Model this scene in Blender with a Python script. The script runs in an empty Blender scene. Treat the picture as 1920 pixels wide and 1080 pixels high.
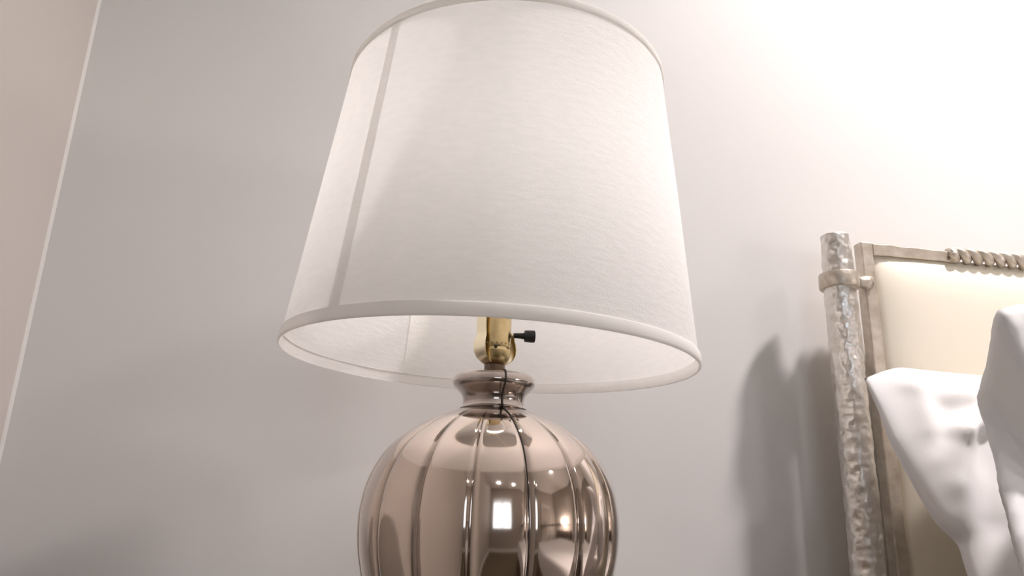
import bpy, bmesh, math, random
from math import sin, cos, pi, radians, atan2, hypot
from mathutils import Vector, Matrix, noise

random.seed(7)
S = bpy.context.scene
COL = S.collection
ZC = 0.90                                   # eye height above the floor

# ------------------------------------------------------------------ camera
cam_data = bpy.data.cameras.new('camera')
cam_data.sensor_width = 36.0
cam_data.lens = 1369.09 / 1920 * 36.0
cam_data.clip_start = 0.02
cam = bpy.data.objects.new('camera', cam_data)
COL.objects.link(cam)
R_ = Vector((0.98296457, -0.18164184, 0.02805177))
U_ = Vector((-0.07743785, -0.27088026, 0.95949323))
F_ = Vector((0.16668544, 0.94532012, 0.28033166))
cam.matrix_world = Matrix(((R_.x, U_.x, -F_.x, 0), (R_.y, U_.y, -F_.y, 0),
                           (R_.z, U_.z, -F_.z, ZC), (0, 0, 0, 1)))
S.camera = cam

# ------------------------------------------------------------------ view, sky, lights
S.view_settings.view_transform = 'Standard'
S.view_settings.look = 'None'
S.view_settings.exposure = 0.0
S.view_settings.gamma = 1.0
S.view_settings.use_curve_mapping = False
S.cycles.use_denoising = True
S.cycles.max_bounces = 10
S.cycles.diffuse_bounces = 6
S.cycles.glossy_bounces = 5
S.cycles.transmission_bounces = 8
S.cycles.sample_clamp_indirect = 6.0

DAY = 3.0          # strength of the sky outside the window
BED_DOWNLIGHT = 240.0
SIDE_FILL = 38.0
BULB_FILL = 0.6  # glow added inside the lamp to brighten its shade
ADDED_KEY = 42.0        # radiance of the key lamp added across the room
FILL_DOWNLIGHT = 8.0
WARM = (1.0, 0.925, 0.92)
KEYC = (1.0, 0.955, 0.96)

world = bpy.data.worlds.new('sky')
S.world = world
world.use_nodes = True
wn = world.node_tree.nodes
wn['Background'].inputs[0].default_value = (0.80, 0.90, 1.0, 1)
wn['Background'].inputs[1].default_value = DAY

CEIL = 2.80
BED_LIGHT = (1.35, 0.43)                    # x, y of the downlight over the bed head
SIDE_FILL_XY = (1.75, -0.25)                  # unseen downlight added to even out the wall brightness
FILL_LIGHTS = [(0.85, -1.9), (0.05, -1.75)]


def lamp(name, kind, loc, power, color, **kw):
    d = bpy.data.lights.new(name, kind)
    d.energy = power
    d.color = color
    for k, v in kw.items():
        setattr(d, k, v)
    o = bpy.data.objects.new(name, d)
    COL.objects.link(o)
    o.location = loc
    return o


def aim(o, target):
    o.rotation_euler = (Vector(target) - Vector(o.location)).to_track_quat('-Z', 'Y').to_euler()


o = lamp('bed_downlight_beam', 'SPOT', (BED_LIGHT[0], BED_LIGHT[1], CEIL - 0.02), BED_DOWNLIGHT, WARM,
         spot_size=radians(82), spot_blend=1.0, shadow_soft_size=0.06)
aim(o, (0.50, 1.0, 1.05))
o = lamp('side_fill_beam', 'SPOT', (SIDE_FILL_XY[0], SIDE_FILL_XY[1], CEIL - 0.02), SIDE_FILL, KEYC,
         spot_size=radians(120), spot_blend=1.0, shadow_soft_size=0.10)
aim(o, (0.9, 1.05, 1.6))
for i, (x, y) in enumerate(FILL_LIGHTS):
    o = lamp('room_downlight_beam', 'SPOT', (x, y, CEIL - 0.02), FILL_DOWNLIGHT, KEYC,
             spot_size=radians(150), spot_blend=1.0, shadow_soft_size=0.06)
    aim(o, (x, y, 0))
# portal for the daylight coming through the window behind the camera
WX0, WX1, WZ0, WZ1, WY = -0.30, 0.75, 0.85, 2.05, -2.6
portal = lamp('window_portal', 'AREA', ((WX0 + WX1) / 2, WY - 0.02, (WZ0 + WZ1) / 2), 1.0, (1, 1, 1),
              shape='RECTANGLE', size=WX1 - WX0, size_y=WZ1 - WZ0)
portal.rotation_euler = (radians(90), 0, 0)
portal.data.cycles.is_portal = True


# ------------------------------------------------------------------ materials
def mat(name, color, rough=0.6, metal=0.0, coat=0.0, spec=0.5, var=None, bump=None, sheen=0.0, subs=0.0):
    """var: (scale, amount, color2); bump: (scale, strength, distance, detail)"""
    m = bpy.data.materials.new(name)
    m.use_nodes = True
    nt = m.node_tree
    b = nt.nodes['Principled BSDF']
    b.inputs['Base Color'].default_value = (*color, 1)
    b.inputs['Roughness'].default_value = rough
    b.inputs['Metallic'].default_value = metal
    b.inputs['Coat Weight'].default_value = coat
    b.inputs['Coat Roughness'].default_value = 0.03
    b.inputs['Specular IOR Level'].default_value = spec
    b.inputs['Sheen Weight'].default_value = sheen
    tc = nt.nodes.new('ShaderNodeTexCoord')
    if var:
        n = nt.nodes.new('ShaderNodeTexNoise')
        n.inputs['Scale'].default_value = var[0]
        n.inputs['Detail'].default_value = 5
        nt.links.new(tc.outputs['Object'], n.inputs['Vector'])
        rp = nt.nodes.new('ShaderNodeValToRGB')
        rp.color_ramp.elements[0].position = 0.5 - var[1]
        rp.color_ramp.elements[1].position = 0.5 + var[1]
        rp.color_ramp.elements[0].color = (*color, 1)
        rp.color_ramp.elements[1].color = (*var[2], 1)
        nt.links.new(n.outputs['Fac'], rp.inputs['Fac'])
        nt.links.new(rp.outputs['Color'], b.inputs['Base Color'])
    if bump:
        n = nt.nodes.new('ShaderNodeTexNoise')
        n.inputs['Scale'].default_value = bump[0]
        n.inputs['Detail'].default_value = bump[3]
        nt.links.new(tc.outputs['Object'], n.inputs['Vector'])
        bp = nt.nodes.new('ShaderNodeBump')
        bp.inputs['Strength'].default_value = bump[1]
        bp.inputs['Distance'].default_value = bump[2]
        nt.links.new(n.outputs['Fac'], bp.inputs['Height'])
        nt.links.new(bp.outputs['Normal'], b.inputs['Normal'])
    return m


def emit(name, color, strength):
    m = bpy.data.materials.new(name)
    m.use_nodes = True
    nt = m.node_tree
    nt.nodes.remove(nt.nodes['Principled BSDF'])
    e = nt.nodes.new('ShaderNodeEmission')
    e.inputs[0].default_value = (*color, 1)
    e.inputs[1].default_value = strength
    nt.links.new(e.outputs[0], nt.nodes['Material Output'].inputs['Surface'])
    return m


def linen(name, color, transl):
    """Woven linen: diffuse with some light coming through; UVs are metres on the cloth."""
    m = bpy.data.materials.new(name)
    m.use_nodes = True
    nt = m.node_tree
    N, Lk = nt.nodes, nt.links
    N.remove(N['Principled BSDF'])
    uv = N.new('ShaderNodeTexCoord')
    heights = []
    for sc, w in (((420, 2600, 1), 0.5), ((2600, 420, 1), 0.5), ((70, 190, 1), 1.0)):
        mp = N.new('ShaderNodeMapping')
        mp.inputs['Scale'].default_value = sc
        n = N.new('ShaderNodeTexNoise')
        n.inputs['Scale'].default_value = 1.0
        n.inputs['Detail'].default_value = 2
        Lk.new(uv.outputs['UV'], mp.inputs['Vector'])
        Lk.new(mp.outputs['Vector'], n.inputs['Vector'])
        mu = N.new('ShaderNodeMath')
        mu.operation = 'MULTIPLY'
        mu.inputs[1].default_value = w
        Lk.new(n.outputs['Fac'], mu.inputs[0])
        heights.append(mu)
    a = N.new('ShaderNodeMath')
    b = N.new('ShaderNodeMath')
    Lk.new(heights[0].outputs[0], a.inputs[0])
    Lk.new(heights[1].outputs[0], a.inputs[1])
    Lk.new(a.outputs[0], b.inputs[0])
    Lk.new(heights[2].outputs[0], b.inputs[1])
    bp = N.new('ShaderNodeBump')
    bp.inputs['Strength'].default_value = 0.55
    bp.inputs['Distance'].default_value = 0.0016
    Lk.new(b.outputs[0], bp.inputs['Height'])
    rp = N.new('ShaderNodeValToRGB')
    rp.color_ramp.elements[0].position = 0.3
    rp.color_ramp.elements[1].position = 0.75
    rp.color_ramp.elements[0].color = (*[c * 0.965 for c in color], 1)
    rp.color_ramp.elements[1].color = (*color, 1)
    Lk.new(heights[2].outputs[0], rp.inputs['Fac'])
    d = N.new('ShaderNodeBsdfDiffuse')
    t = N.new('ShaderNodeBsdfTranslucent')
    mx = N.new('ShaderNodeMixShader')
    mx.inputs[0].default_value = transl
    Lk.new(rp.outputs['Color'], d.inputs['Color'])
    Lk.new(rp.outputs['Color'], t.inputs['Color'])
    Lk.new(bp.outputs['Normal'], d.inputs['Normal'])
    Lk.new(d.outputs[0], mx.inputs[1])
    Lk.new(t.outputs[0], mx.inputs[2])
    Lk.new(mx.outputs[0], N['Material Output'].inputs['Surface'])
    return m


def pane_mat():
    m = bpy.data.materials.new('window_glass')
    m.use_nodes = True
    nt = m.node_tree
    N, Lk = nt.nodes, nt.links
    N.remove(N['Principled BSDF'])
    t = N.new('ShaderNodeBsdfTransparent')
    g = N.new('ShaderNodeBsdfGlossy')
    g.inputs['Roughness'].default_value = 0.02
    f = N.new('ShaderNodeFresnel')
    f.inputs[0].default_value = 1.45
    mx = N.new('ShaderNodeMixShader')
    Lk.new(f.outputs[0], mx.inputs[0])
    Lk.new(t.outputs[0], mx.inputs[1])
    Lk.new(g.outputs[0], mx.inputs[2])
    Lk.new(mx.outputs[0], N['Material Output'].inputs['Surface'])
    return m


M_wall = mat('painted_wall', (0.70, 0.686, 0.672), 0.85, bump=(240, 0.05, 0.001, 4), spec=0.2)
M_wall_far = mat('taupe_wall_paint', (0.42, 0.375, 0.34), 0.85, bump=(240, 0.05, 0.001, 4), spec=0.2)
M_wall_side = mat('painted_side_wall', (0.53, 0.49, 0.455), 0.85, bump=(240, 0.05, 0.001, 4), spec=0.2)
M_ceil = mat('ceiling_paint', (0.80, 0.78, 0.75), 0.9, bump=(200, 0.05, 0.001, 3), spec=0.2)
M_caulk = mat('caulk', (0.66, 0.64, 0.61), 0.6)
M_floor = mat('brown_carpet', (0.16, 0.13, 0.09), 0.95, var=(60, 0.2, (0.21, 0.17, 0.12)), bump=(500, 0.6, 0.004, 2), spec=0.1)
M_trim = mat('white_trim_paint', (0.80, 0.79, 0.76), 0.45)
M_door = mat('brown_door_wood', (0.10, 0.055, 0.035), 0.4, var=(9, 0.2, (0.15, 0.085, 0.05)))
M_wood = mat('dark_stained_wood', (0.12, 0.075, 0.05), 0.35, coat=0.3, var=(14, 0.2, (0.17, 0.11, 0.07)))
M_silver = mat('silver_leaf', (0.84, 0.81, 0.78), 0.33, metal=0.8, var=(60, 0.2, (0.70, 0.65, 0.59)), bump=(120, 0.3, 0.003, 2))
M_silver_flat = mat('silver_leaf_flat', (0.70, 0.64, 0.56), 0.38, metal=0.65, var=(45, 0.18, (0.52, 0.45, 0.37)), bump=(70, 0.4, 0.003, 3))
M_cream = mat('cream_leather', (0.80, 0.745, 0.63), 0.42, bump=(260, 0.06, 0.001, 3), spec=0.45)
M_cotton = mat('white_cotton', (0.76, 0.75, 0.745), 0.9, bump=(700, 0.1, 0.0006, 2), sheen=0.1, spec=0.2)
M_mercury = mat('mercury_glass', (0.73, 0.62, 0.55), 0.09, metal=1.0, coat=0.6)
M_neck = mat('smoked_mercury_glass', (0.42, 0.36, 0.325), 0.12, metal=1.0, coat=0.7)
M_cord = mat('thin_brown_cord', (0.035, 0.025, 0.02), 0.5)
# dark reflections painted into the base colour, along the creases and round the neck
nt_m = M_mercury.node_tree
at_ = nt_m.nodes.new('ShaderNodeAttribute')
at_.attribute_name = 'dark_reflection'
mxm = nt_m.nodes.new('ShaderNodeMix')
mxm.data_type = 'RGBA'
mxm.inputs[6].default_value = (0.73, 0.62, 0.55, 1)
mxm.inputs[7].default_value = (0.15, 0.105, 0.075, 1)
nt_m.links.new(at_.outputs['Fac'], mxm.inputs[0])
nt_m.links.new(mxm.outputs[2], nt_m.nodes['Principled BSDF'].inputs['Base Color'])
M_linen = linen('white_linen', (0.94, 0.925, 0.915), 0.47)
M_lining = linen('cream_lining', (0.94, 0.925, 0.90), 0.30)
M_hem = linen('hem_tape', (0.95, 0.935, 0.92), 0.50)
M_seam = linen('seam_linen', (0.92, 0.905, 0.89), 0.72)
M_brass = mat('polished_brass', (0.62, 0.49, 0.27), 0.24, metal=1.0, var=(120, 0.2, (0.50, 0.38, 0.19)), bump=(160, 0.12, 0.001, 2))
M_brass_pale = mat('pale_brass', (0.87, 0.79, 0.58), 0.26, metal=1.0)
M_black = mat('black_plastic', (0.006, 0.006, 0.006), 0.45)
M_bronze = mat('dark_bronze', (0.13, 0.09, 0.065), 0.35, metal=0.9)
M_bulb = emit('bulb_fill_glow', (1.0, 0.95, 0.90), BULB_FILL / (2 * pi * pi * .029 ** 2))
M_white_plastic = mat('white_bulb_plastic', (0.75, 0.74, 0.72), 0.4)
M_pane = pane_mat()
M_key_shade = emit('added_key_shade', (1.0, 0.94, 0.89), ADDED_KEY)
M_lens = emit('downlight_lens', WARM, 30.0)


# ------------------------------------------------------------------ mesh helpers
def link(name, verts, faces, material, parent=None, smooth=False, uvs=None):
    me = bpy.data.meshes.new(name)
    me.from_pydata([tuple(v) for v in verts], [], faces)
    if uvs:
        l = me.uv_layers.new(name='UVMap')
        for poly in me.polygons:
            for li in poly.loop_indices:
                l.data[li].uv = uvs[poly.index][li - poly.loop_start]
    me.validate()
    bm = bmesh.new()
    bm.from_mesh(me)
    bmesh.ops.recalc_face_normals(bm, faces=bm.faces)
    bm.to_mesh(me)
    bm.free()
    if smooth:
        for p in me.polygons:
            p.use_smooth = True
    me.materials.append(material)
    o = bpy.data.objects.new(name, me)
    COL.objects.link(o)
    if parent:
        o.parent = parent
    return o


class MB:
    def __init__(self):
        self.v, self.f = [], []

    def add(self, v, f):
        n = len(self.v)
        self.v += [Vector(p) for p in v]
        self.f += [[i + n for i in q] for q in f]
        return self

    def box(self, x0, x1, y0, y1, z0, z1):
        return self.add([(x, y, z) for z in (z0, z1) for y in (y0, y1) for x in (x0, x1)],
                        [(0, 1, 3, 2), (4, 6, 7, 5), (0, 4, 5, 1), (2, 3, 7, 6), (0, 2, 6, 4), (1, 5, 7, 3)])

    def lathe(self, prof, centre=(0, 0, 0), n=48, rfun=None, close=True):
        c = Vector(centre)
        v, f = [], []
        for (r, z) in prof:
            for i in range(n):
                a = 2 * pi * i / n
                rr = r * (rfun(a, z) if rfun else 1)
                v.append(c + Vector((rr * cos(a), rr * sin(a), z)))
        for k in range(len(prof) - 1):
            for i in range(n):
                j = (i + 1) % n
                f.append((k * n + i, k * n + j, (k + 1) * n + j, (k + 1) * n + i))
        if close:
            f.append(tuple(range(n)))
            f.append(tuple(range((len(prof) - 1) * n, len(prof) * n)))
        return self.add(v, f)

    def tube(self, pts, rad, n=10, flat=None):
        """pts: path; rad: number or per-point list; flat: (width, thickness, width direction) makes a strip"""
        pts = [Vector(p) for p in pts]
        v, f = [], []
        up = None
        for k, p in enumerate(pts):
            t = (pts[min(k + 1, len(pts) - 1)] - pts[max(k - 1, 0)]).normalized()
            if flat:
                e1 = Vector(flat[2]).normalized()
                e2 = t.cross(e1).normalized()
            else:
                if up is None:
                    up = Vector((0, 0, 1)) if abs(t.z) < .9 else Vector((1, 0, 0))
                e1 = (up - t * up.dot(t)).normalized()
                up = e1
                e2 = t.cross(e1)
            r = rad[k] if isinstance(rad, (list, tuple)) else rad
            for i in range(n):
                a = 2 * pi * i / n
                if flat:
                    w = flat[0][k] if isinstance(flat[0], (list, tuple)) else flat[0]
                    ca, sa = cos(a), sin(a)
                    ca = math.copysign(abs(ca) ** .5, ca)
                    v.append(p + e1 * (ca * w / 2) + e2 * (sa * flat[1] / 2))
                else:
                    v.append(p + e1 * (cos(a) * r) + e2 * (sin(a) * r))
        for k in range(len(pts) - 1):
            for i in range(n):
                j = (i + 1) % n
                f.append((k * n + i, k * n + j, (k + 1) * n + j, (k + 1) * n + i))
        f.append(tuple(range(n)))
        f.append(tuple(range((len(pts) - 1) * n, len(pts) * n)))
        return self.add(v, f)

    def build(self, name, material, parent=None, smooth=False, bevel=0.0, auto=None):
        o = link(name, self.v, self.f, material, parent, smooth)
        if bevel:
            md = o.modifiers.new('bevel', 'BEVEL')
            md.width = bevel
            md.segments = 3
            md.limit_method = 'ANGLE'
        if auto is not None:
            o.data.set_sharp_from_angle(angle=radians(auto))
        return o


def struct(o):
    o['kind'] = 'structure'
    return o


def thing(name, loc, label, cat, group=None):
    o = bpy.data.objects.new(name, None)
    COL.objects.link(o)
    o.location = loc
    o.empty_display_size = 0.05
    o['label'] = label
    o['category'] = cat
    if group:
        o['group'] = group
    return o


# ------------------------------------------------------------------ room shell
XL, XR, YB, YR = -0.468, 3.55, 1.05, WY       # left wall, right wall, bed wall, rear wall
T = 0.12
struct(MB().box(XL - T, XR + T, YR - T, YB + T, -T, 0).build('floor', M_floor))
ceiling = struct(MB().box(XL - T, XR + T, YR - T, YB + T, CEIL, CEIL + T).build('ceiling', M_ceil))
struct(MB().box(XL - T, XR + T, YB, YB + T, 0, CEIL).build('wall_bed_side', M_wall))
struct(MB().box(XL - T, XL, YR, YB, 0, CEIL).build('wall_left', M_wall_side))
struct(MB().box(XR, XR + T, YR, YB, 0, CEIL).build('wall_right', M_wall_far))
rear = MB()
rear.box(XL - T, WX0, YR - T, YR, 0, CEIL).box(WX1, XR + T, YR - T, YR, 0, CEIL)
rear.box(WX0, WX1, YR - T, YR, 0, WZ0).box(WX0, WX1, YR - T, YR, WZ1, CEIL)
struct(rear.build('wall_rear', M_wall_far))
# caulked joint in the corner
struct(MB().add([(XL, YB, 0), (XL + .0035, YB, 0), (XL, YB - .0035, 0), (XL, YB, CEIL), (XL + .0035, YB, CEIL), (XL, YB - .0035, CEIL)],
                [(0, 1, 2), (3, 5, 4), (1, 4, 5, 2), (0, 3, 4, 1), (0, 2, 5, 3)]).build('trim_1', M_caulk))
for nm_, b in (('baseboard_bed_side', (XL, XR, YB - .015, YB, 0, .13)), ('baseboard_left', (XL, XL + .015, YR, YB - .015, 0, .13)),
               ('baseboard_right', (XR - .015, XR, YR, YB - .015, 0, .13)), ('baseboard_rear', (XL + .015, 2.05, YR, YR + .015, 0, .13))):
    struct(MB().box(*b).build(nm_, M_trim, bevel=.004))
# window in the wall behind the camera
w = thing('window_1', ((WX0 + WX1) / 2, YR, WZ0), '', '')
del w['label'], w['category']
struct(w)
cx = (WX0 + WX1) / 2
fr = MB()
for b in ((WX0 - .05, WX0, WZ0 - .05, WZ1 + .05), (WX1, WX1 + .05, WZ0 - .05, WZ1 + .05), (WX0, WX1, WZ1, WZ1 + .05), (WX0, WX1, WZ0 - .05, WZ0),
          (cx - .02, cx + .02, WZ0, WZ1)):
    fr.box(b[0] - cx, b[1] - cx, -.04, .02, b[2] - WZ0, b[3] - WZ0)
fr.build('window_frame', M_trim, w)
for s in (0, 1):
    MB().box((WX0 - cx) if s == 0 else .02, -.02 if s == 0 else WX1 - cx, -.012, -.006, 0, WZ1 - WZ0).build('pane', M_pane, w)
# unseen door behind the camera, added for a dark reflection in the lamp glass
d = thing('door_1', (2.55, YR, 0), '', '')
del d['label'], d['category']
struct(d)
MB().box(-.43, .43, 0, .03, .005, 2.05).build('door_leaf', M_door, d, bevel=.003)
fr = MB().box(-.49, -.43, 0, .045, 0, 2.11).box(.43, .49, 0, .045, 0, 2.11).box(-.43, .43, 0, .045, 2.05, 2.11)
fr.build('door_frame', M_trim, d, bevel=.004)
MB().lathe([(.0, .0), (.012, 0), (.012, .03), (.026, .04), (.03, .055), (.02, .07), (0, .072)], n=20, close=False).build('door_handle', M_silver, d, smooth=True)
hd = d.children[-1]
hd.rotation_euler = (radians(-90), 0, 0)
hd.location = (-.36, .03, 1.0)
# recessed ceiling lights, built into the ceiling; the side one is added fill
for (x, y) in [BED_LIGHT, SIDE_FILL_XY] + FILL_LIGHTS:
    k = 1.0
    tr = MB().lathe([(.055 * k, 0), (.075 * k, 0), (.078 * k, -.004), (.06 * k, -.008), (.055 * k, -.002), (.055 * k, 0)], n=40, close=False).build('downlight', M_trim, ceiling, smooth=True)
    tr.location = (x, y, CEIL)
    ln = MB().lathe([(.0005, -.003), (.055 * k, -.003), (.055 * k, -.001), (.0005, -.001)], n=32, close=False).build('downlight_lens', M_lens, tr)

# ------------------------------------------------------------------ lamp
LX, LY = 0.1115, 0.72
TABLE = 0.62
lampo = thing('table_lamp', (LX, LY, TABLE), 'table lamp with white linen drum shade on ribbed champagne mercury glass base', 'lamp')
L0 = ZC - TABLE                            # eye height in the lamp's own coordinates
FACE = atan2(-LY, -LX)                     # towards the photographer
CREASE = FACE + radians(15.7)
NL = 16


def lobe(amp):
    def fn(a, z):
        t = ((a - CREASE) / (2 * pi / NL)) % 1.0
        t = 2 * abs(t - .5)                # 0 on the crown of a lobe, 1 in the crease
        k = amp(z)
        return 1 - k * (0.12 * t * t + 0.88 * t ** 11)
    return fn


body_prof = [(-.245, .060), (-.243, .064), (-.235, .066), (-.215, .068), (-.19, .075), (-.16, .0865), (-.13, .0975), (-.10, .1075), (-.08, .1132),
             (-.0626, .1178), (-.045, .1214), (-.028, .1229), (-.013, .1227), (.000, .1209), (.0112, .1185), (.022, .1145), (.033, .1090), (.044, .1018),
             (.055, .0910), (.065, .0775), (.0735, .0635), (.079, .0505), (.0833, .0395), (.0855, .0345), (.0875, .0322)]
# smooth the sampled outline
def resample(p, n):
    out = []
    for i in range(n):
        t = i / (n - 1) * (len(p) - 1)
        k = min(int(t), len(p) - 2)
        u = t - k
        p0, p1, p2, p3 = p[max(k - 1, 0)], p[k], p[k + 1], p[min(k + 2, len(p) - 1)]
        q = []
        for c in (0, 1):
            q.append(.5 * (2 * p1[c] + (p2[c] - p0[c]) * u + (2 * p0[c] - 5 * p1[c] + 4 * p2[c] - p3[c]) * u * u + (3 * p1[c] - p0[c] - 3 * p2[c] + p3[c]) * u ** 3))
        out.append(tuple(q))
    return out


bp_ = resample(body_prof, 90)
amp = lambda z: .040 * max(0, min(1, (.088 - (z - L0)) / .02)) * max(0, min(1, ((z - L0) + .245) / .05))
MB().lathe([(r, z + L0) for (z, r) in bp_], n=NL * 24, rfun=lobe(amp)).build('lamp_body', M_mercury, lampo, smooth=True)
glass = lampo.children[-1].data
wa = glass.attributes.new('dark_reflection', 'FLOAT', 'POINT')
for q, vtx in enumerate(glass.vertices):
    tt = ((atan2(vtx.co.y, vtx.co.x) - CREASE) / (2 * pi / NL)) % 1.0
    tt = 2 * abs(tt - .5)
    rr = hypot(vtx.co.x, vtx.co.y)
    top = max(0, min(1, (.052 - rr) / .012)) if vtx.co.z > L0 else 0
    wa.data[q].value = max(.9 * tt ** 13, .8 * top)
neck = [(.0870, .0335), (.0885, .0315), (.092, .0303), (.096, .0303), (.1000, .0318), (.1035, .0348), (.1060, .0375), (.1080, .0395), (.1105, .0408), (.1135, .0410), (.1165, .0404),
        (.1190, .0388), (.1203, .0360), (.1205, .0325), (.1195, .0290), (.1180, .0265)]
MB().lathe([(r, z + L0) for (z, r) in resample(neck, 44)], n=72).build('lamp_neck', M_neck, lampo, smooth=True)
ring = [(.0862, .0325), (.0835, .0400), (.0815, .0440), (.0840, .0418), (.0872, .0350)]
# socket stem, cap and shell
MB().lathe([(r, z + L0) for (z, r) in [(.108, .0), (.108, .0265), (.1185, .0265), (.1195, .022), (.1195, .0105), (.1310, .0105), (.1310, .0)]], n=32, close=False).build('stem', M_bronze, lampo, smooth=True, auto=35)
sock = MB().lathe([(r, z + L0) for (z, r) in [(.1300, .0), (.1300, .0085), (.1320, .0115), (.1350, .0135), (.1385, .0148), (.1420, .0153), (.1445, .0158), (.1465, .0160), (.1478, .0152), (.1490, .0158),
                                     (.1540, .0158), (.1900, .0158), (.1905, .0148), (.1905, .0)]], n=40, close=False).build('socket_shell', M_brass, lampo, smooth=True, auto=50)
bd = MB()
for i in range(20):
    a = FACE + 2 * pi * i / 20 + .1
    c = Vector((.0158 * cos(a), .0158 * sin(a), .1515 + L0))
    bd.add([c + Vector(p) * .0011 for p in ((1, 0, 0), (-1, 0, 0), (0, 1, 0), (0, -1, 0), (0, 0, 1), (0, 0, -1))],
           [(0, 2, 4), (2, 1, 4), (1, 3, 4), (3, 0, 4), (2, 0, 5), (1, 2, 5), (3, 1, 5), (0, 3, 5)])
bd.build('bead_row', M_brass, sock, smooth=True)
a = FACE + .03
c = Vector((.0152 * cos(a), .0152 * sin(a), .1470 + L0))
e = Vector((cos(a), sin(a), 0))
MB().tube([c - e * .002, c + e * .0008], .0016, 12).build('screw_hole', M_black, sock, smooth=True)
# black turn switch, to the right of the socket
a = FACE + radians(96)
e = Vector((cos(a), sin(a), 0))
c = Vector((0, 0, .1628 + L0))
MB().tube([c + e * r for r in (.0150, .0190)], .0019, 12).build('switch_shaft', M_brass_pale, lampo, smooth=True)
MB().tube([c + e * r for r in (.0185, .0188, .0260, .0298, .0302)], [.0022, .0026, .0029, .0034, .0034], 20).build('switch', M_black, lampo, smooth=True, auto=40)
MB().tube([c + e * r for r in (.0296, .0300, .0372, .0400, .0404)], [.0052, .0060, .0064, .0062, .0054], 24).build('switch_knob', M_black, lampo.children[-1], smooth=True, auto=40)

# harp: a saddle of flat brass under the socket and two wires up to the top of the shade
sa = FACE - radians(48)                    # direction of the left, nearer arm
es = Vector((cos(sa), sin(sa), 0))
ew = Vector((-sin(sa), cos(sa), 0))
path = [(.0200, .1900), (.0198, .1780), (.0196, .1660), (.0190, .1625), (.0192, .1590), (.0208, .1540), (.0214, .1490), (.0208, .1430), (.0180, .1375), (.0130, .1335), (.0070, .1312), (0, .1306)]
wid = [.0150, .0150, .0150, .0148, .0158, .0172, .0180, .0178, .0160, .0135, .0125, .0125]
pts = [es * r + Vector((0, 0, z + L0)) for r, z in path]
pts2 = [es * -r + Vector((0, 0, z + L0)) for r, z in path[:-1]][::-1]
pts2 = pts2[:-2]
MB().tube(pts + pts2, 1, 16, flat=(wid + wid[:-1][::-1][:-2], .0013, ew)).build('harp_saddle', M_brass_pale, lampo, smooth=True)

# shade geometry (its frame sits slightly crooked on the harp)
SC = Vector((.1069 - LX, 0, .1317 + L0))
AX = Vector((.0241, -.0138, 1)).normalized()
AT = (Vector((.0241, -.0138, 1)).normalized() + Vector((-.0515, .0213, 0))).normalized()
H = .3067
RB, RT = .2048, .1700


def frame_of(ax):
    e1 = Vector((1, 0, 0))
    e1 = (e1 - ax * e1.dot(ax)).normalized()
    return e1, ax.cross(e1)


FB, FT = frame_of(AX), frame_of(AT)


def shade_pt(a, t, off=0.0):
    """a azimuth, t 0 bottom .. 1 top, off outward"""
    b = SC + (FB[0] * cos(a) + FB[1] * sin(a)) * (RB + off)
    p = SC + AX * H + (FT[0] * cos(a) + FT[1] * sin(a)) * (RT + off)
    return b.lerp(p, t)


def shade_shell(name, material, off0, off1, parent, a0=0.0, a1=2 * pi, na=144, t0=0.0, t1=1.0, nt_=20, ripple=0.0):
    """closed thin shell between two offsets, with UVs in metres"""
    full = abs(a1 - a0 - 2 * pi) < 1e-6
    v, f, uv = [], [], []
    cols = na if full else na + 1
    one = off0 == off1
    for off in ((off0,) if one else (off0, off1)):
        for k in range(nt_ + 1):
            for i in range(cols):
                a = a0 + (a1 - a0) * i / na
                t = t0 + (t1 - t0) * k / nt_
                w = ripple * noise.noise(Vector((cos(a) * 3, sin(a) * 3, t * 2.5)))
                v.append(shade_pt(a, t, off + w))
    n1 = cols * (nt_ + 1)

    def uvq(i, k):
        return [((a0 + (a1 - a0) * ii / na) * .19, (t0 + (t1 - t0) * kk / nt_) * H) for ii, kk in ((i, k), (i + 1, k), (i + 1, k + 1), (i, k + 1))]
    for s in ((0,) if one else (0, 1)):
        for k in range(nt_):
            for i in range(na):
                j = (i + 1) % cols
                f.append((s * n1 + k * cols + i, s * n1 + k * cols + j, s * n1 + (k + 1) * cols + j, s * n1 + (k + 1) * cols + i))
                uv.append(uvq(i, k))
    for k in (() if one else (0, nt_)):
        for i in range(na):
            j = (i + 1) % cols
            f.append((k * cols + i, k * cols + j, n1 + k * cols + j, n1 + k * cols + i))
            uv.append(uvq(i, 0))
    if not full and not one:
        for i in (0, cols - 1):
            for k in range(nt_):
                f.append((k * cols + i, (k + 1) * cols + i, n1 + (k + 1) * cols + i, n1 + k * cols + i))
                uv.append(uvq(min(i, na - 1), k))
    me = bpy.data.meshes.new(name)
    me.from_pydata([tuple(p) for p in v], [], f)
    l = me.uv_layers.new(name='UVMap')
    for poly in me.polygons:
        for q, li in enumerate(poly.loop_indices):
            l.data[li].uv = uv[poly.index][q]
        poly.use_smooth = True
    bm = bmesh.new()
    bm.from_mesh(me)
    bmesh.ops.recalc_face_normals(bm, faces=bm.faces)
    bm.to_mesh(me)
    bm.free()
    me.set_sharp_from_angle(angle=radians(50))
    me.materials.append(material)
    o = bpy.data.objects.new(name, me)
    COL.objects.link(o)
    o.parent = parent
    return o


shade = shade_shell('lamp_shade', M_linen, 0, 0, lampo, ripple=.0006)
shade['label'] = 'white linen lamp shade, slightly crooked'


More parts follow.
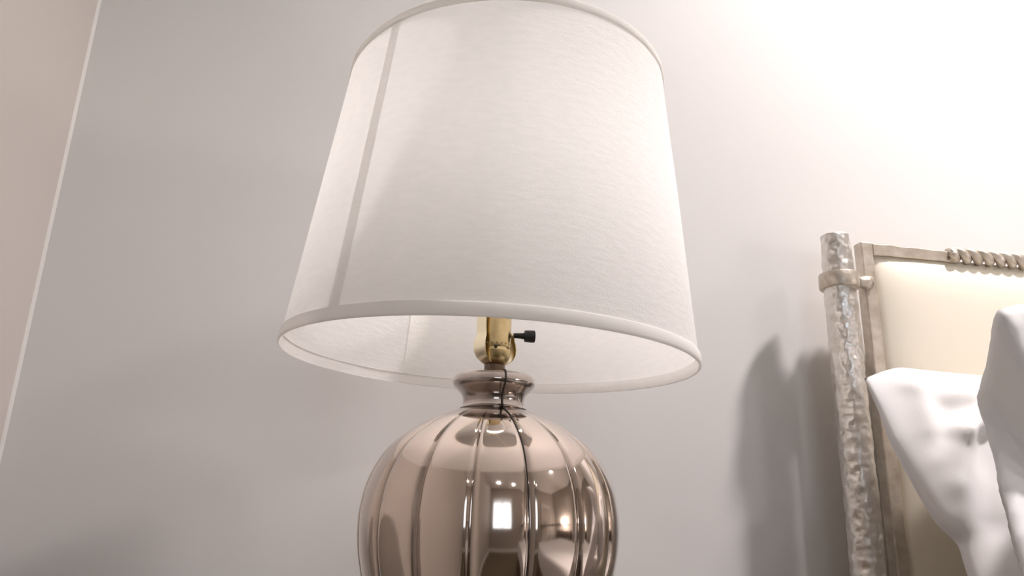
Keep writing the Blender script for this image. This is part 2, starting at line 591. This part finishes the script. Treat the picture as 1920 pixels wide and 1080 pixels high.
def hem(name, t, along, width, thick, parent):
    """a folded tape around the rim: rounded cross-section"""
    v, f = [], []
    n, m = 144, 12
    for i in range(n):
        a = 2 * pi * i / n
        p = shade_pt(a, t)
        up = (shade_pt(a, 1) - shade_pt(a, 0)).normalized()
        out = (shade_pt(a, t, .01) - p).normalized()
        wob = .0004 * noise.noise(Vector((cos(a) * 9, sin(a) * 9, t)))
        for q in range(m):
            b = 2 * pi * q / m
            ca, sb = cos(b), sin(b)
            ca = math.copysign(abs(ca) ** .55, ca)
            sb = math.copysign(abs(sb) ** .8, sb)
            v.append(p + up * (along + ca * width / 2) + out * (sb * thick / 2 + wob))
    for i in range(n):
        for q in range(m):
            if 7 <= q <= 10:               # the tape is open on the inside, against the cloth
                continue
            f.append((i * m + q, ((i + 1) % n) * m + q, ((i + 1) % n) * m + (q + 1) % m, i * m + (q + 1) % m))
    return link(name, v, f, M_hem, parent, True)


hem('hem_trim', 0, .0062, .0125, .0046, shade)
hem('hem_trim', 1, -.0045, .0100, .0040, shade)
SEAM = FACE - radians(38)
shade_shell('seam', M_seam, .0010, .0010, shade, SEAM - radians(1.8), SEAM + radians(1.8), 6, .04, .975, 12)
LS = FACE + pi + radians(29)
shade_shell('lining_seam', M_lining, -.0010, -.0010, shade, LS - radians(3.5), LS + radians(3.5), 6, .04, .97, 12)
# harp wires, spider and finial inside the shade
top_c = SC + AX * H
hp = MB()
for s in (1, -1):
    q = [es * (s * .0200) + Vector((0, 0, .188 + L0))]
    for k in range(1, 15):
        t = k / 14
        z = .188 + (.405 - .188) * t
        r = .020 + (.058 - .020) * sin(min(1, t * 1.35) * pi / 2) if t < .72 else .058 * max(0.08, cos((t - .72) / .28 * pi / 2))
        q.append(es * (s * r) + Vector((0, 0, z + L0)) + Vector((top_c.x, top_c.y, 0)) * t)
    hp.tube(q, .0016, 8)
hp.build('harp', M_brass_pale, lampo, smooth=True)
sp = MB()
for k in range(3):
    a = FACE + .5 + 2 * pi * k / 3
    sp.tube([top_c - AX * .028, top_c - AX * .028 + (FT[0] * cos(a) + FT[1] * sin(a)) * .05, shade_pt(a, .985, -.003)], .0015, 8)
ringp = [shade_pt(2 * pi * i / 60, .985, -.0025) for i in range(61)]
sp.tube(ringp, .0014, 8)
sp.build('spider', M_brass_pale, shade, smooth=True)
MB().lathe([(0, 0), (.006, 0), (.007, .003), (.004, .006), (.006, .010), (.0075, .015), (.004, .021), (0, .023)], tuple(top_c - AX * .028), 20, close=False).build('finial', M_brass, lampo, smooth=True)
bb = MB().lathe([(r, z + L0) for (z, r) in [(.188, .0), (.188, .0128), (.205, .0128), (.214, .016), (.232, .026), (.244, .0292), (.246, .0294), (.246, .0)]], n=32, close=False).build('light_bulb', M_white_plastic, lampo, smooth=True, auto=40)
MB().lathe([(r, z + L0) for (z, r) in [(.2462, .0), (.2462, .0292), (.254, .0292), (.262, .0276), (.272, .0225), (.279, .0140), (.2815, .0)]], n=32, close=False).build('bulb_dome', M_bulb, bb, smooth=True, auto=40)  # dome emission is added to lift the linen from inside

# cord: from the stem over the lip and down the crease of the glass
cd = []
er = Vector((cos(CREASE), sin(CREASE), 0))
for (z, r) in [(.1235, .0112), (.1218, .0200), (.1216, .0330), (.1200, .0392), (.1165, .0413), (.1120, .0416), (.1085, .0404), (.1050, .0372), (.1000, .0326), (.0950, .0312), (.0905, .0316), (.0885, .0332), (.0862, .0352)]:
    cd.append(er * r + Vector((0, 0, z + L0)))
for (z, r) in bp_[::-1]:
    if z < .0835 and z > -.225:
        cd.append(er * (r * lobe(amp)(CREASE, z + L0) + .0008) + Vector((0, 0, z + L0)))
MB().tube(cd, .0009, 8).build('cord', M_cord, lampo, smooth=True)
MB().lathe([(.0, 0), (.080, 0), (.083, .004), (.083, .014), (.079, .019), (.072, .022), (.068, .030), (.066, .036), (0, .036)], n=64, close=False).build('lamp_foot', M_bronze, lampo, smooth=True, auto=35)

# ------------------------------------------------------------------ nightstand under the lamp
ns = thing('nightstand', (.10, .74, 0), 'dark wooden nightstand under the glass table lamp', 'nightstand')
MB().box(-.27, .27, -.23, .27, TABLE - .03, TABLE).build('table_top', M_wood, ns, bevel=.004)
MB().box(-.25, .25, -.21, .26, .13, TABLE - .03).build('carcass', M_wood, ns, bevel=.003)
for z0 in (.15, .375):
    dr = MB().box(-.235, .235, -.226, -.208, z0, z0 + .20).build('drawer', M_wood, ns, bevel=.003)
    MB().tube([(0, -.226, z0 + .1), (0, -.236, z0 + .1), (0, -.242, z0 + .1), (0, -.250, z0 + .1)], [.006, .006, .014, .011], 20).build('knob', M_silver, dr, smooth=True)
for sx in (-1, 1):
    for y in (-.18, .23):
        MB().add([(sx * .22 + a * s, y + b * s, z) for s, z in ((.014, 0), (.024, .13)) for a, b in ((-1, -1), (1, -1), (1, 1), (-1, 1))],
                 [(0, 3, 2, 1), (4, 5, 6, 7), (0, 1, 5, 4), (1, 2, 6, 5), (2, 3, 7, 6), (3, 0, 4, 7)]).build('leg', M_wood, ns)

# ------------------------------------------------------------------ dresser and lamp added across the room as a key light
ds = thing('dresser', (XR - .28, -1.35, 0), 'dark wooden dresser added across the room to carry the key lamp', 'dresser')
MB().box(-.62, .62, -.26, .25, .74, .78).build('table_top', M_wood, ds, bevel=.004)
MB().box(-.60, .60, -.24, .23, .08, .74).build('carcass', M_wood, ds, bevel=.003)
for z0 in (.11, .32, .53):
    for sx in (-1, 1):
        dr = MB().box(sx * .30 - .28, sx * .30 + .28, .225, .248, z0, z0 + .19).build('drawer', M_wood, ds, bevel=.003)
        MB().tube([(sx * .30, .248, z0 + .1), (sx * .30, .256, z0 + .1), (sx * .30, .262, z0 + .1), (sx * .30, .268, z0 + .1)], [.006, .006, .014, .011], 20).build('knob', M_silver, dr, smooth=True)
MB().box(-.58, .58, -.22, .20, 0, .08).build('plinth', M_wood, ds)
ds.rotation_euler = (0, 0, radians(90))
dl = thing('table_lamp', (XR - .28, -1.35, .78), 'unseen table lamp with glowing drum shade, added on the dresser as key light', 'lamp')
MB().lathe([(0, 0), (.07, 0), (.07, .012), (.03, .02), (.045, .06), (.055, .10), (.04, .15), (.015, .18), (.012, .24), (0, .24)], n=40, close=False).build('lamp_body', M_mercury, dl, smooth=True)
MB().lathe([(.17, .23), (.15, .49), (.148, .49), (.168, .23), (.17, .23)], n=48, close=False).build('lamp_shade', M_key_shade, dl, smooth=True)
MB().tube([(-.149, 0, .48), (0, 0, .48), (.149, 0, .48)], .002, 8).build('spider', M_brass, dl)
MB().tube([(0, 0, .24), (0, 0, .48)], .004, 8).build('harp', M_brass, dl)

# ------------------------------------------------------------------ headboard
PX = .6825                                  # axis of the left post
BW = 1.66                                   # post to post
hb = thing('headboard', (PX + BW / 2, .97, 0), 'silver leaf headboard with round hammered post and cream padded panel', 'headboard')
OX = -BW / 2


def hammered_post(name, x, mirror=1):
    v, f = [], []
    n, m = 72, 300
    z1 = ZC + .4130
    for k in range(m + 1):
        z = .70 * k / 40 if k <= 40 else .70 + (z1 - .70) * (k - 40) / (m - 40)
        r0 = .0226 if z < ZC + .34 else .0226 - .0024 * (z - ZC - .34) / .08
        for i in range(n):
            a = 2 * pi * i / n
            p = Vector((cos(a) * .0226, sin(a) * .0226, z))
            d1 = noise.voronoi(p * 92 + Vector((x * 3, 0, 0)))[0][0]
            d2 = noise.noise(p * 28)
            r = r0 + .0030 * (min(d1, .8) - .35) + .0006 * d2
            zz = z + (.0022 * noise.noise(p * 60) if k == m else 0)
            v.append((x + r * cos(a), r * sin(a), zz))
    for k in range(m):
        for i in range(n):
            j = (i + 1) % n
            f.append((k * n + i, k * n + j, (k + 1) * n + j, (k + 1) * n + i))
    f.append(tuple(range(n)))
    # slightly domed top
    b = len(v)
    for i in range(n):
        q = v[m * n + i]
        v.append((x + (q[0] - x) * .82, q[1] * .82, q[2] + .0024))
    for i in range(n):
        j = (i + 1) % n
        f.append((m * n + i, m * n + j, b + j, b + i))
    f.append(tuple(range(b, b + n)))
    return link(name, v, f, M_silver, hb, True)


ZTOP = ZC + .4082
for s in (-1, 1):
    x = s * BW / 2
    post = hammered_post('post', x)
    col = [(.0215, -.0125), (.0280, -.0125), (.0292, -.0105), (.0292, .0085), (.0282, .0110), (.0215, .0125)]
    cr = MB().lathe([(r, z) for r, z in col], (x, 0, ZC + .3396), 48, rfun=lambda a, z: 1 + .014 * noise.noise(Vector((cos(a) * 2, sin(a) * 2, z * 90)))).build('collar', M_silver_flat, post, smooth=True, auto=40)
    MB().tube([(x - s * .026, -.004, ZC + .3396), (x - s * .034, -.004, ZC + .3396), (x - s * .040, -.004, ZC + .3396), (x - s * .050, -.004, ZC + .3396)],
              [.010, .0085, .0105, .0110], 20).build('connector', M_silver_flat, hb, smooth=True)
    xa, xb = sorted((x - s * .0425, x - s * .0625))
    sb = MB()
    n = 60
    for k in range(n):
        pass
    sb.box(xa, xb, -.004, .016, .20, ZTOP).build('side_bar', M_silver_flat, hb, bevel=.0022)
xin = BW / 2 - .0625
RX = .888 - PX - BW / 2                     # where the flat top bar turns into rope
for s in (-1, 1):
    xa, xb = sorted((s * xin, s * -RX))
    v, f = [], []
    n = 40
    for k in range(n + 1):
        x = xa + (xb - xa) * k / n
        u = (k / n) if s < 0 else 1 - k / n
        dz = .0012 * noise.noise(Vector((x * 40, 3, 0)))
        dy = .0010 * noise.noise(Vector((x * 50, 8, 0)))
        zt = ZTOP - .001 + dz - .001 * u
        zb = ZTOP - .0195 + dz * .5
        for (y, z) in ((-.003 + dy, zb), (-.003 + dy, zt), (.014, zt), (.014, zb)):
            v.append((x, y, z))
    for k in range(n):
        for q in range(4):
            f.append((k * 4 + q, k * 4 + (q + 1) % 4, k * 4 + 4 + (q + 1) % 4, k * 4 + 4 + q))
    f += [(0, 1, 2, 3), (n * 4, n * 4 + 1, n * 4 + 2, n * 4 + 3)]
    link('top_bar', v, f, M_silver_flat, hb).modifiers.new('bevel', 'BEVEL').width = .0016
# twisted rope rail between the flat bars: two strands
pitch = .042
zr = ZTOP - .0075
for ph in (0, pi):
    p = []
    n = int(-2 * RX / pitch * 14)
    for k in range(n + 1):
        x = RX - .006 + (-2 * RX + .012) * k / n
        a = 2 * pi * x / pitch + ph
        p.append((x, -.002 + .0068 * cos(a), zr + .0068 * sin(a)))
    MB().tube(p, .0068, 10).build('rope_strand', M_silver_flat, hb, smooth=True)
for s in (-1, 1):
    MB().tube([(s * RX + dx, .001, zr) for dx in (-.006, -.004, .004, .006)], [.0105, .0125, .0125, .0105], 18).build('rope_ferrule', M_silver_flat, hb, smooth=True)
# padded panel
v, f = [], []
nx, nz = 96, 60
z0, z1 = .29, ZTOP - .0150
hx = xin + .0030
for side in (0, 1):
    for k in range(nz + 1):
        for i in range(nx + 1):
            x = -hx + 2 * hx * i / nx
            z = z0 + (z1 - z0) * k / nz
            d = min(hx - abs(x), z1 - z, z - z0)
            ex, ez = hx - abs(x), min(z1 - z, z - z0)
            w = lambda q: 1 - math.exp(-q / .028)
            y = .006 - .021 * w(ex) * w(ez) if side == 0 else .024
            v.append((x, y, z))
n1 = (nx + 1) * (nz + 1)
for side in (0, 1):
    for k in range(nz):
        for i in range(nx):
            q = side * n1 + k * (nx + 1) + i
            f.append((q, q + 1, q + nx + 2, q + nx + 1))
edge = [k for k in range(nx + 1)] + [(k + 1) * (nx + 1) - 1 for k in range(1, nz + 1)] + [nz * (nx + 1) + i for i in range(nx - 1, -1, -1)] + [k * (nx + 1) for k in range(nz - 1, 0, -1)]
for a_, b_ in zip(edge, edge[1:] + edge[:1]):
    f.append((a_, b_, b_ + n1, a_ + n1))
link('padded_panel', v, f, M_cream, hb, True)
MB().box(-xin, xin, -.002, .026, .24, .30).build('bottom_bar', M_silver_flat, hb, bevel=.002)

# ------------------------------------------------------------------ bed below the frame
MT = .60
bed = thing('bed', (PX + BW / 2, -.06, 0), 'low bed base carrying the mattress below the padded headboard', 'bed')
MB().box(-.80, .80, -1.0, 1.0, .12, .32).build('bed_base', M_wood, bed, bevel=.01)
for sx in (-1, 1):
    for sy in (-1, 1):
        MB().lathe([(.022, 0), (.03, .12)], (sx * .74, sy * .92, 0), 20).build('leg', M_wood, bed, smooth=True, auto=40)


def soft_box(name, sx, sy, z0, z1, rad, m, label, cat, loc):
    bm = bmesh.new()
    bmesh.ops.create_cube(bm, size=1)
    for q in bm.verts:
        q.co = Vector((q.co.x * sx, q.co.y * sy, z0 + (q.co.z + .5) * (z1 - z0)))
    bmesh.ops.bevel(bm, geom=list(bm.edges), offset=rad, segments=5, affect='EDGES', profile=.5)
    me = bpy.data.meshes.new(name)
    bm.to_mesh(me)
    bm.free()
    for p in me.polygons:
        p.use_smooth = True
    me.materials.append(m)
    o = bpy.data.objects.new(name, me)
    COL.objects.link(o)
    o.location = loc
    o['label'] = label
    o['category'] = cat
    return o


soft_box('mattress', 1.56, 1.98, 0, MT - .32, .05, M_cotton, 'white covered mattress under the pillows', 'mattress', (PX + BW / 2, -.06, .32))


# ------------------------------------------------------------------ pillows
def seg_dist(p, a, b):
    ab = b - a
    t = max(0, min(1, (p - a).dot(ab) / max(ab.dot(ab), 1e-9)))
    return (p - a - ab * t).length


def polyline(pts, n):
    pts = [Vector(p) for p in pts]
    Ls = [0]
    for a, b in zip(pts, pts[1:]):
        Ls.append(Ls[-1] + (b - a).length)
    out = []
    for i in range(n + 1):
        s = Ls[-1] * i / n
        k = 0
        while k < len(pts) - 2 and Ls[k + 1] < s:
            k += 1
        u = (s - Ls[k]) / max(Ls[k + 1] - Ls[k], 1e-9)
        out.append(pts[k].lerp(pts[k + 1], min(1, u)))
    for _ in range(2):
        out = [out[0]] + [(out[i - 1] + out[i] * 2 + out[i + 1]) / 4 for i in range(1, n)] + [out[-1]]
    return out


def pillow_patch(name, left, right, bottom, top, O, ex, ez, nrm, tf, tb, folds, seed, label, cat):
    """cushion over a four-sided outline: Coons patch in the pillow's own plane, puffed both ways"""
    n, m = 90, 90
    Lc, Rc = polyline(left, m), polyline(right, m)          # bottom -> top
    Bc, Tc = polyline(bottom, n), polyline(top, n)          # left -> right
    v, f = [], []
    for side in (1, -1):
        for k in range(m + 1):
            w = k / m
            for i in range(n + 1):
                u = i / n
                P = Lc[k] * (1 - u) + Rc[k] * u + Bc[i] * (1 - w) + Tc[i] * w
                P -= Bc[0] * (1 - u) * (1 - w) + Bc[n] * u * (1 - w) + Tc[0] * (1 - u) * w + Tc[n] * u * w
                uu, ww = 2 * u - 1, 2 * w - 1
                prof = ((1 - abs(uu) ** 2.4) * (1 - abs(ww) ** 2.4)) ** .62
                t = (tf if side > 0 else tb) * prof
                edge = min(1, 6 * min(u, 1 - u, w, 1 - w))
                q = Vector((P.x * 9, P.y * 9, seed))
                t += .006 * noise.noise(q) * edge + .003 * noise.noise(q * 2.7) * edge
                if side > 0:
                    for (a, b, amp_, wd) in folds:
                        t += amp_ * math.exp(-(seg_dist(P, Vector(a), Vector(b)) / wd) ** 2) * edge
                    t = max(t, 0)
                v.append(O + ex * P.x + ez * P.y + nrm * (side * t + .004 * noise.noise(Vector((P.x * 5, P.y * 5, seed + 9)))))
    n1 = (n + 1) * (m + 1)
    for side in (0, 1):
        for k in range(m):
            for i in range(n):
                q = side * n1 + k * (n + 1) + i
                f.append((q, q + 1, q + n + 2, q + n + 1))
    o = link(name, v, f, M_cotton, None, True)
    bm = bmesh.new()
    bm.from_mesh(o.data)
    bmesh.ops.remove_doubles(bm, verts=bm.verts, dist=.0012)
    bmesh.ops.recalc_face_normals(bm, faces=bm.faces)
    bm.to_mesh(o.data)
    bm.free()
    for p in o.data.polygons:
        p.use_smooth = True
    o['label'] = label
    o['category'] = cat
    return o


ez = Vector((0, .35522, .93478))
nn = Vector((0, -.93478, .35522))
left = [(.715, -.45), (.690, -.36), (.693, -.300), (.697, -.262), (.7006, -.238), (.6817, -.215), (.6718, -.1777), (.6647, -.1437), (.6575, -.1104), (.6560, -.0587), (.6540, -.0363), (.6530, -.0150)]
top = [(.6530, -.0150), (.6688, -.0087), (.6902, .0000), (.7147, .0072), (.7771, .0045), (.8414, .0018), (1.05, .004), (1.28, .012)]
right = [(1.25, -.45), (1.235, -.30), (1.235, -.15), (1.28, .012)]
bottom = [(.715, -.45), (.90, -.435), (1.10, -.435), (1.25, -.45)]
folds = [((.7147, .004), (.700, -.10), .010, .014), ((.752, -.004), (.715, -.11), -.007, .014),
         ((.739, -.1096), (.7069, -.1766), .010, .016), ((.7069, -.1766), (.7006, -.2397), .010, .014), ((.765, -.118), (.728, -.215), -.014, .022),
         ((.739, -.1096), (.8053, -.0750), .012, .013), ((.745, -.075), (.83, -.045), -.010, .016),
         ((.690, -.142), (.665, -.16), .006, .012), ((.70, -.03), (.80, -.05), .008, .018)]
pillow_patch('pillow', left, right, bottom, top, Vector((0, .900, ZC + .19)), Vector((1, 0, 0)), ez, nn, .055, .070, folds, 3.1,
             'white pillow with pointed creased corner propped against cream padded headboard', 'pillow')

# the fuller pillow in front, one corner towards the room
cage = dict(A=(.612, .62, .209), B=(.643, .70, .128), G=(.712, .64, -.015), H=(.578, .60, -.05), L=(.565, .46, -.285),
            P=(.73, .72, .19), Q=(.68, .62, -.285), T=(.72, .66, .232), T2=(.93, .70, .33), P2=(.95, .765, .28),
            W=(1.30, .71, .33), X=(1.34, .54, .0), Y=(1.34, .44, -.285), Z=(1.34, .62, -.285), V=(1.32, .75, .10))
faces = ['A B G', 'B H G', 'A G T', 'T G X T2', 'T2 X W', 'H L Y X', 'G H X', 'A T P', 'T T2 P2 P', 'T2 W V P2', 'A P B', 'B P Q', 'B Q L H', 'P P2 V Z Q', 'L Q Z Y', 'W X Y Z V']
bm = bmesh.new()
vs = {k: bm.verts.new((p[0], p[1], p[2] + ZC)) for k, p in cage.items()}
for q in faces:
    bm.faces.new([vs[k] for k in q.split()])
bmesh.ops.triangulate(bm, faces=bm.faces[:])
bmesh.ops.recalc_face_normals(bm, faces=bm.faces)
for _ in range(5):
    bmesh.ops.subdivide_edges(bm, edges=[e_ for e_ in bm.edges if e_.calc_length() > .02], cuts=1, use_grid_fill=True)
    bmesh.ops.triangulate(bm, faces=[g for g in bm.faces if len(g.verts) > 4])
for _ in range(3):
    bmesh.ops.smooth_vert(bm, verts=bm.verts, factor=.5, use_axis_x=True, use_axis_y=True, use_axis_z=True)
bm.normal_update()
for q in bm.verts:
    q.co += q.normal * (.003 + .006 * noise.noise(q.co * 11) + .0025 * noise.noise(q.co * 30))
me = bpy.data.meshes.new('pillow')
bm.to_mesh(me)
bm.free()
for p in me.polygons:
    p.use_smooth = True
me.materials.append(M_cotton)
p2 = bpy.data.objects.new('pillow', me)
COL.objects.link(p2)
p2['label'] = 'plump white pillow standing in front of the creased pillow, at the right edge'
p2['category'] = 'pillow'
for q in [x for x in S.objects if x.name.startswith('pillow')]:
    q['group'] = 'white bed pillows'
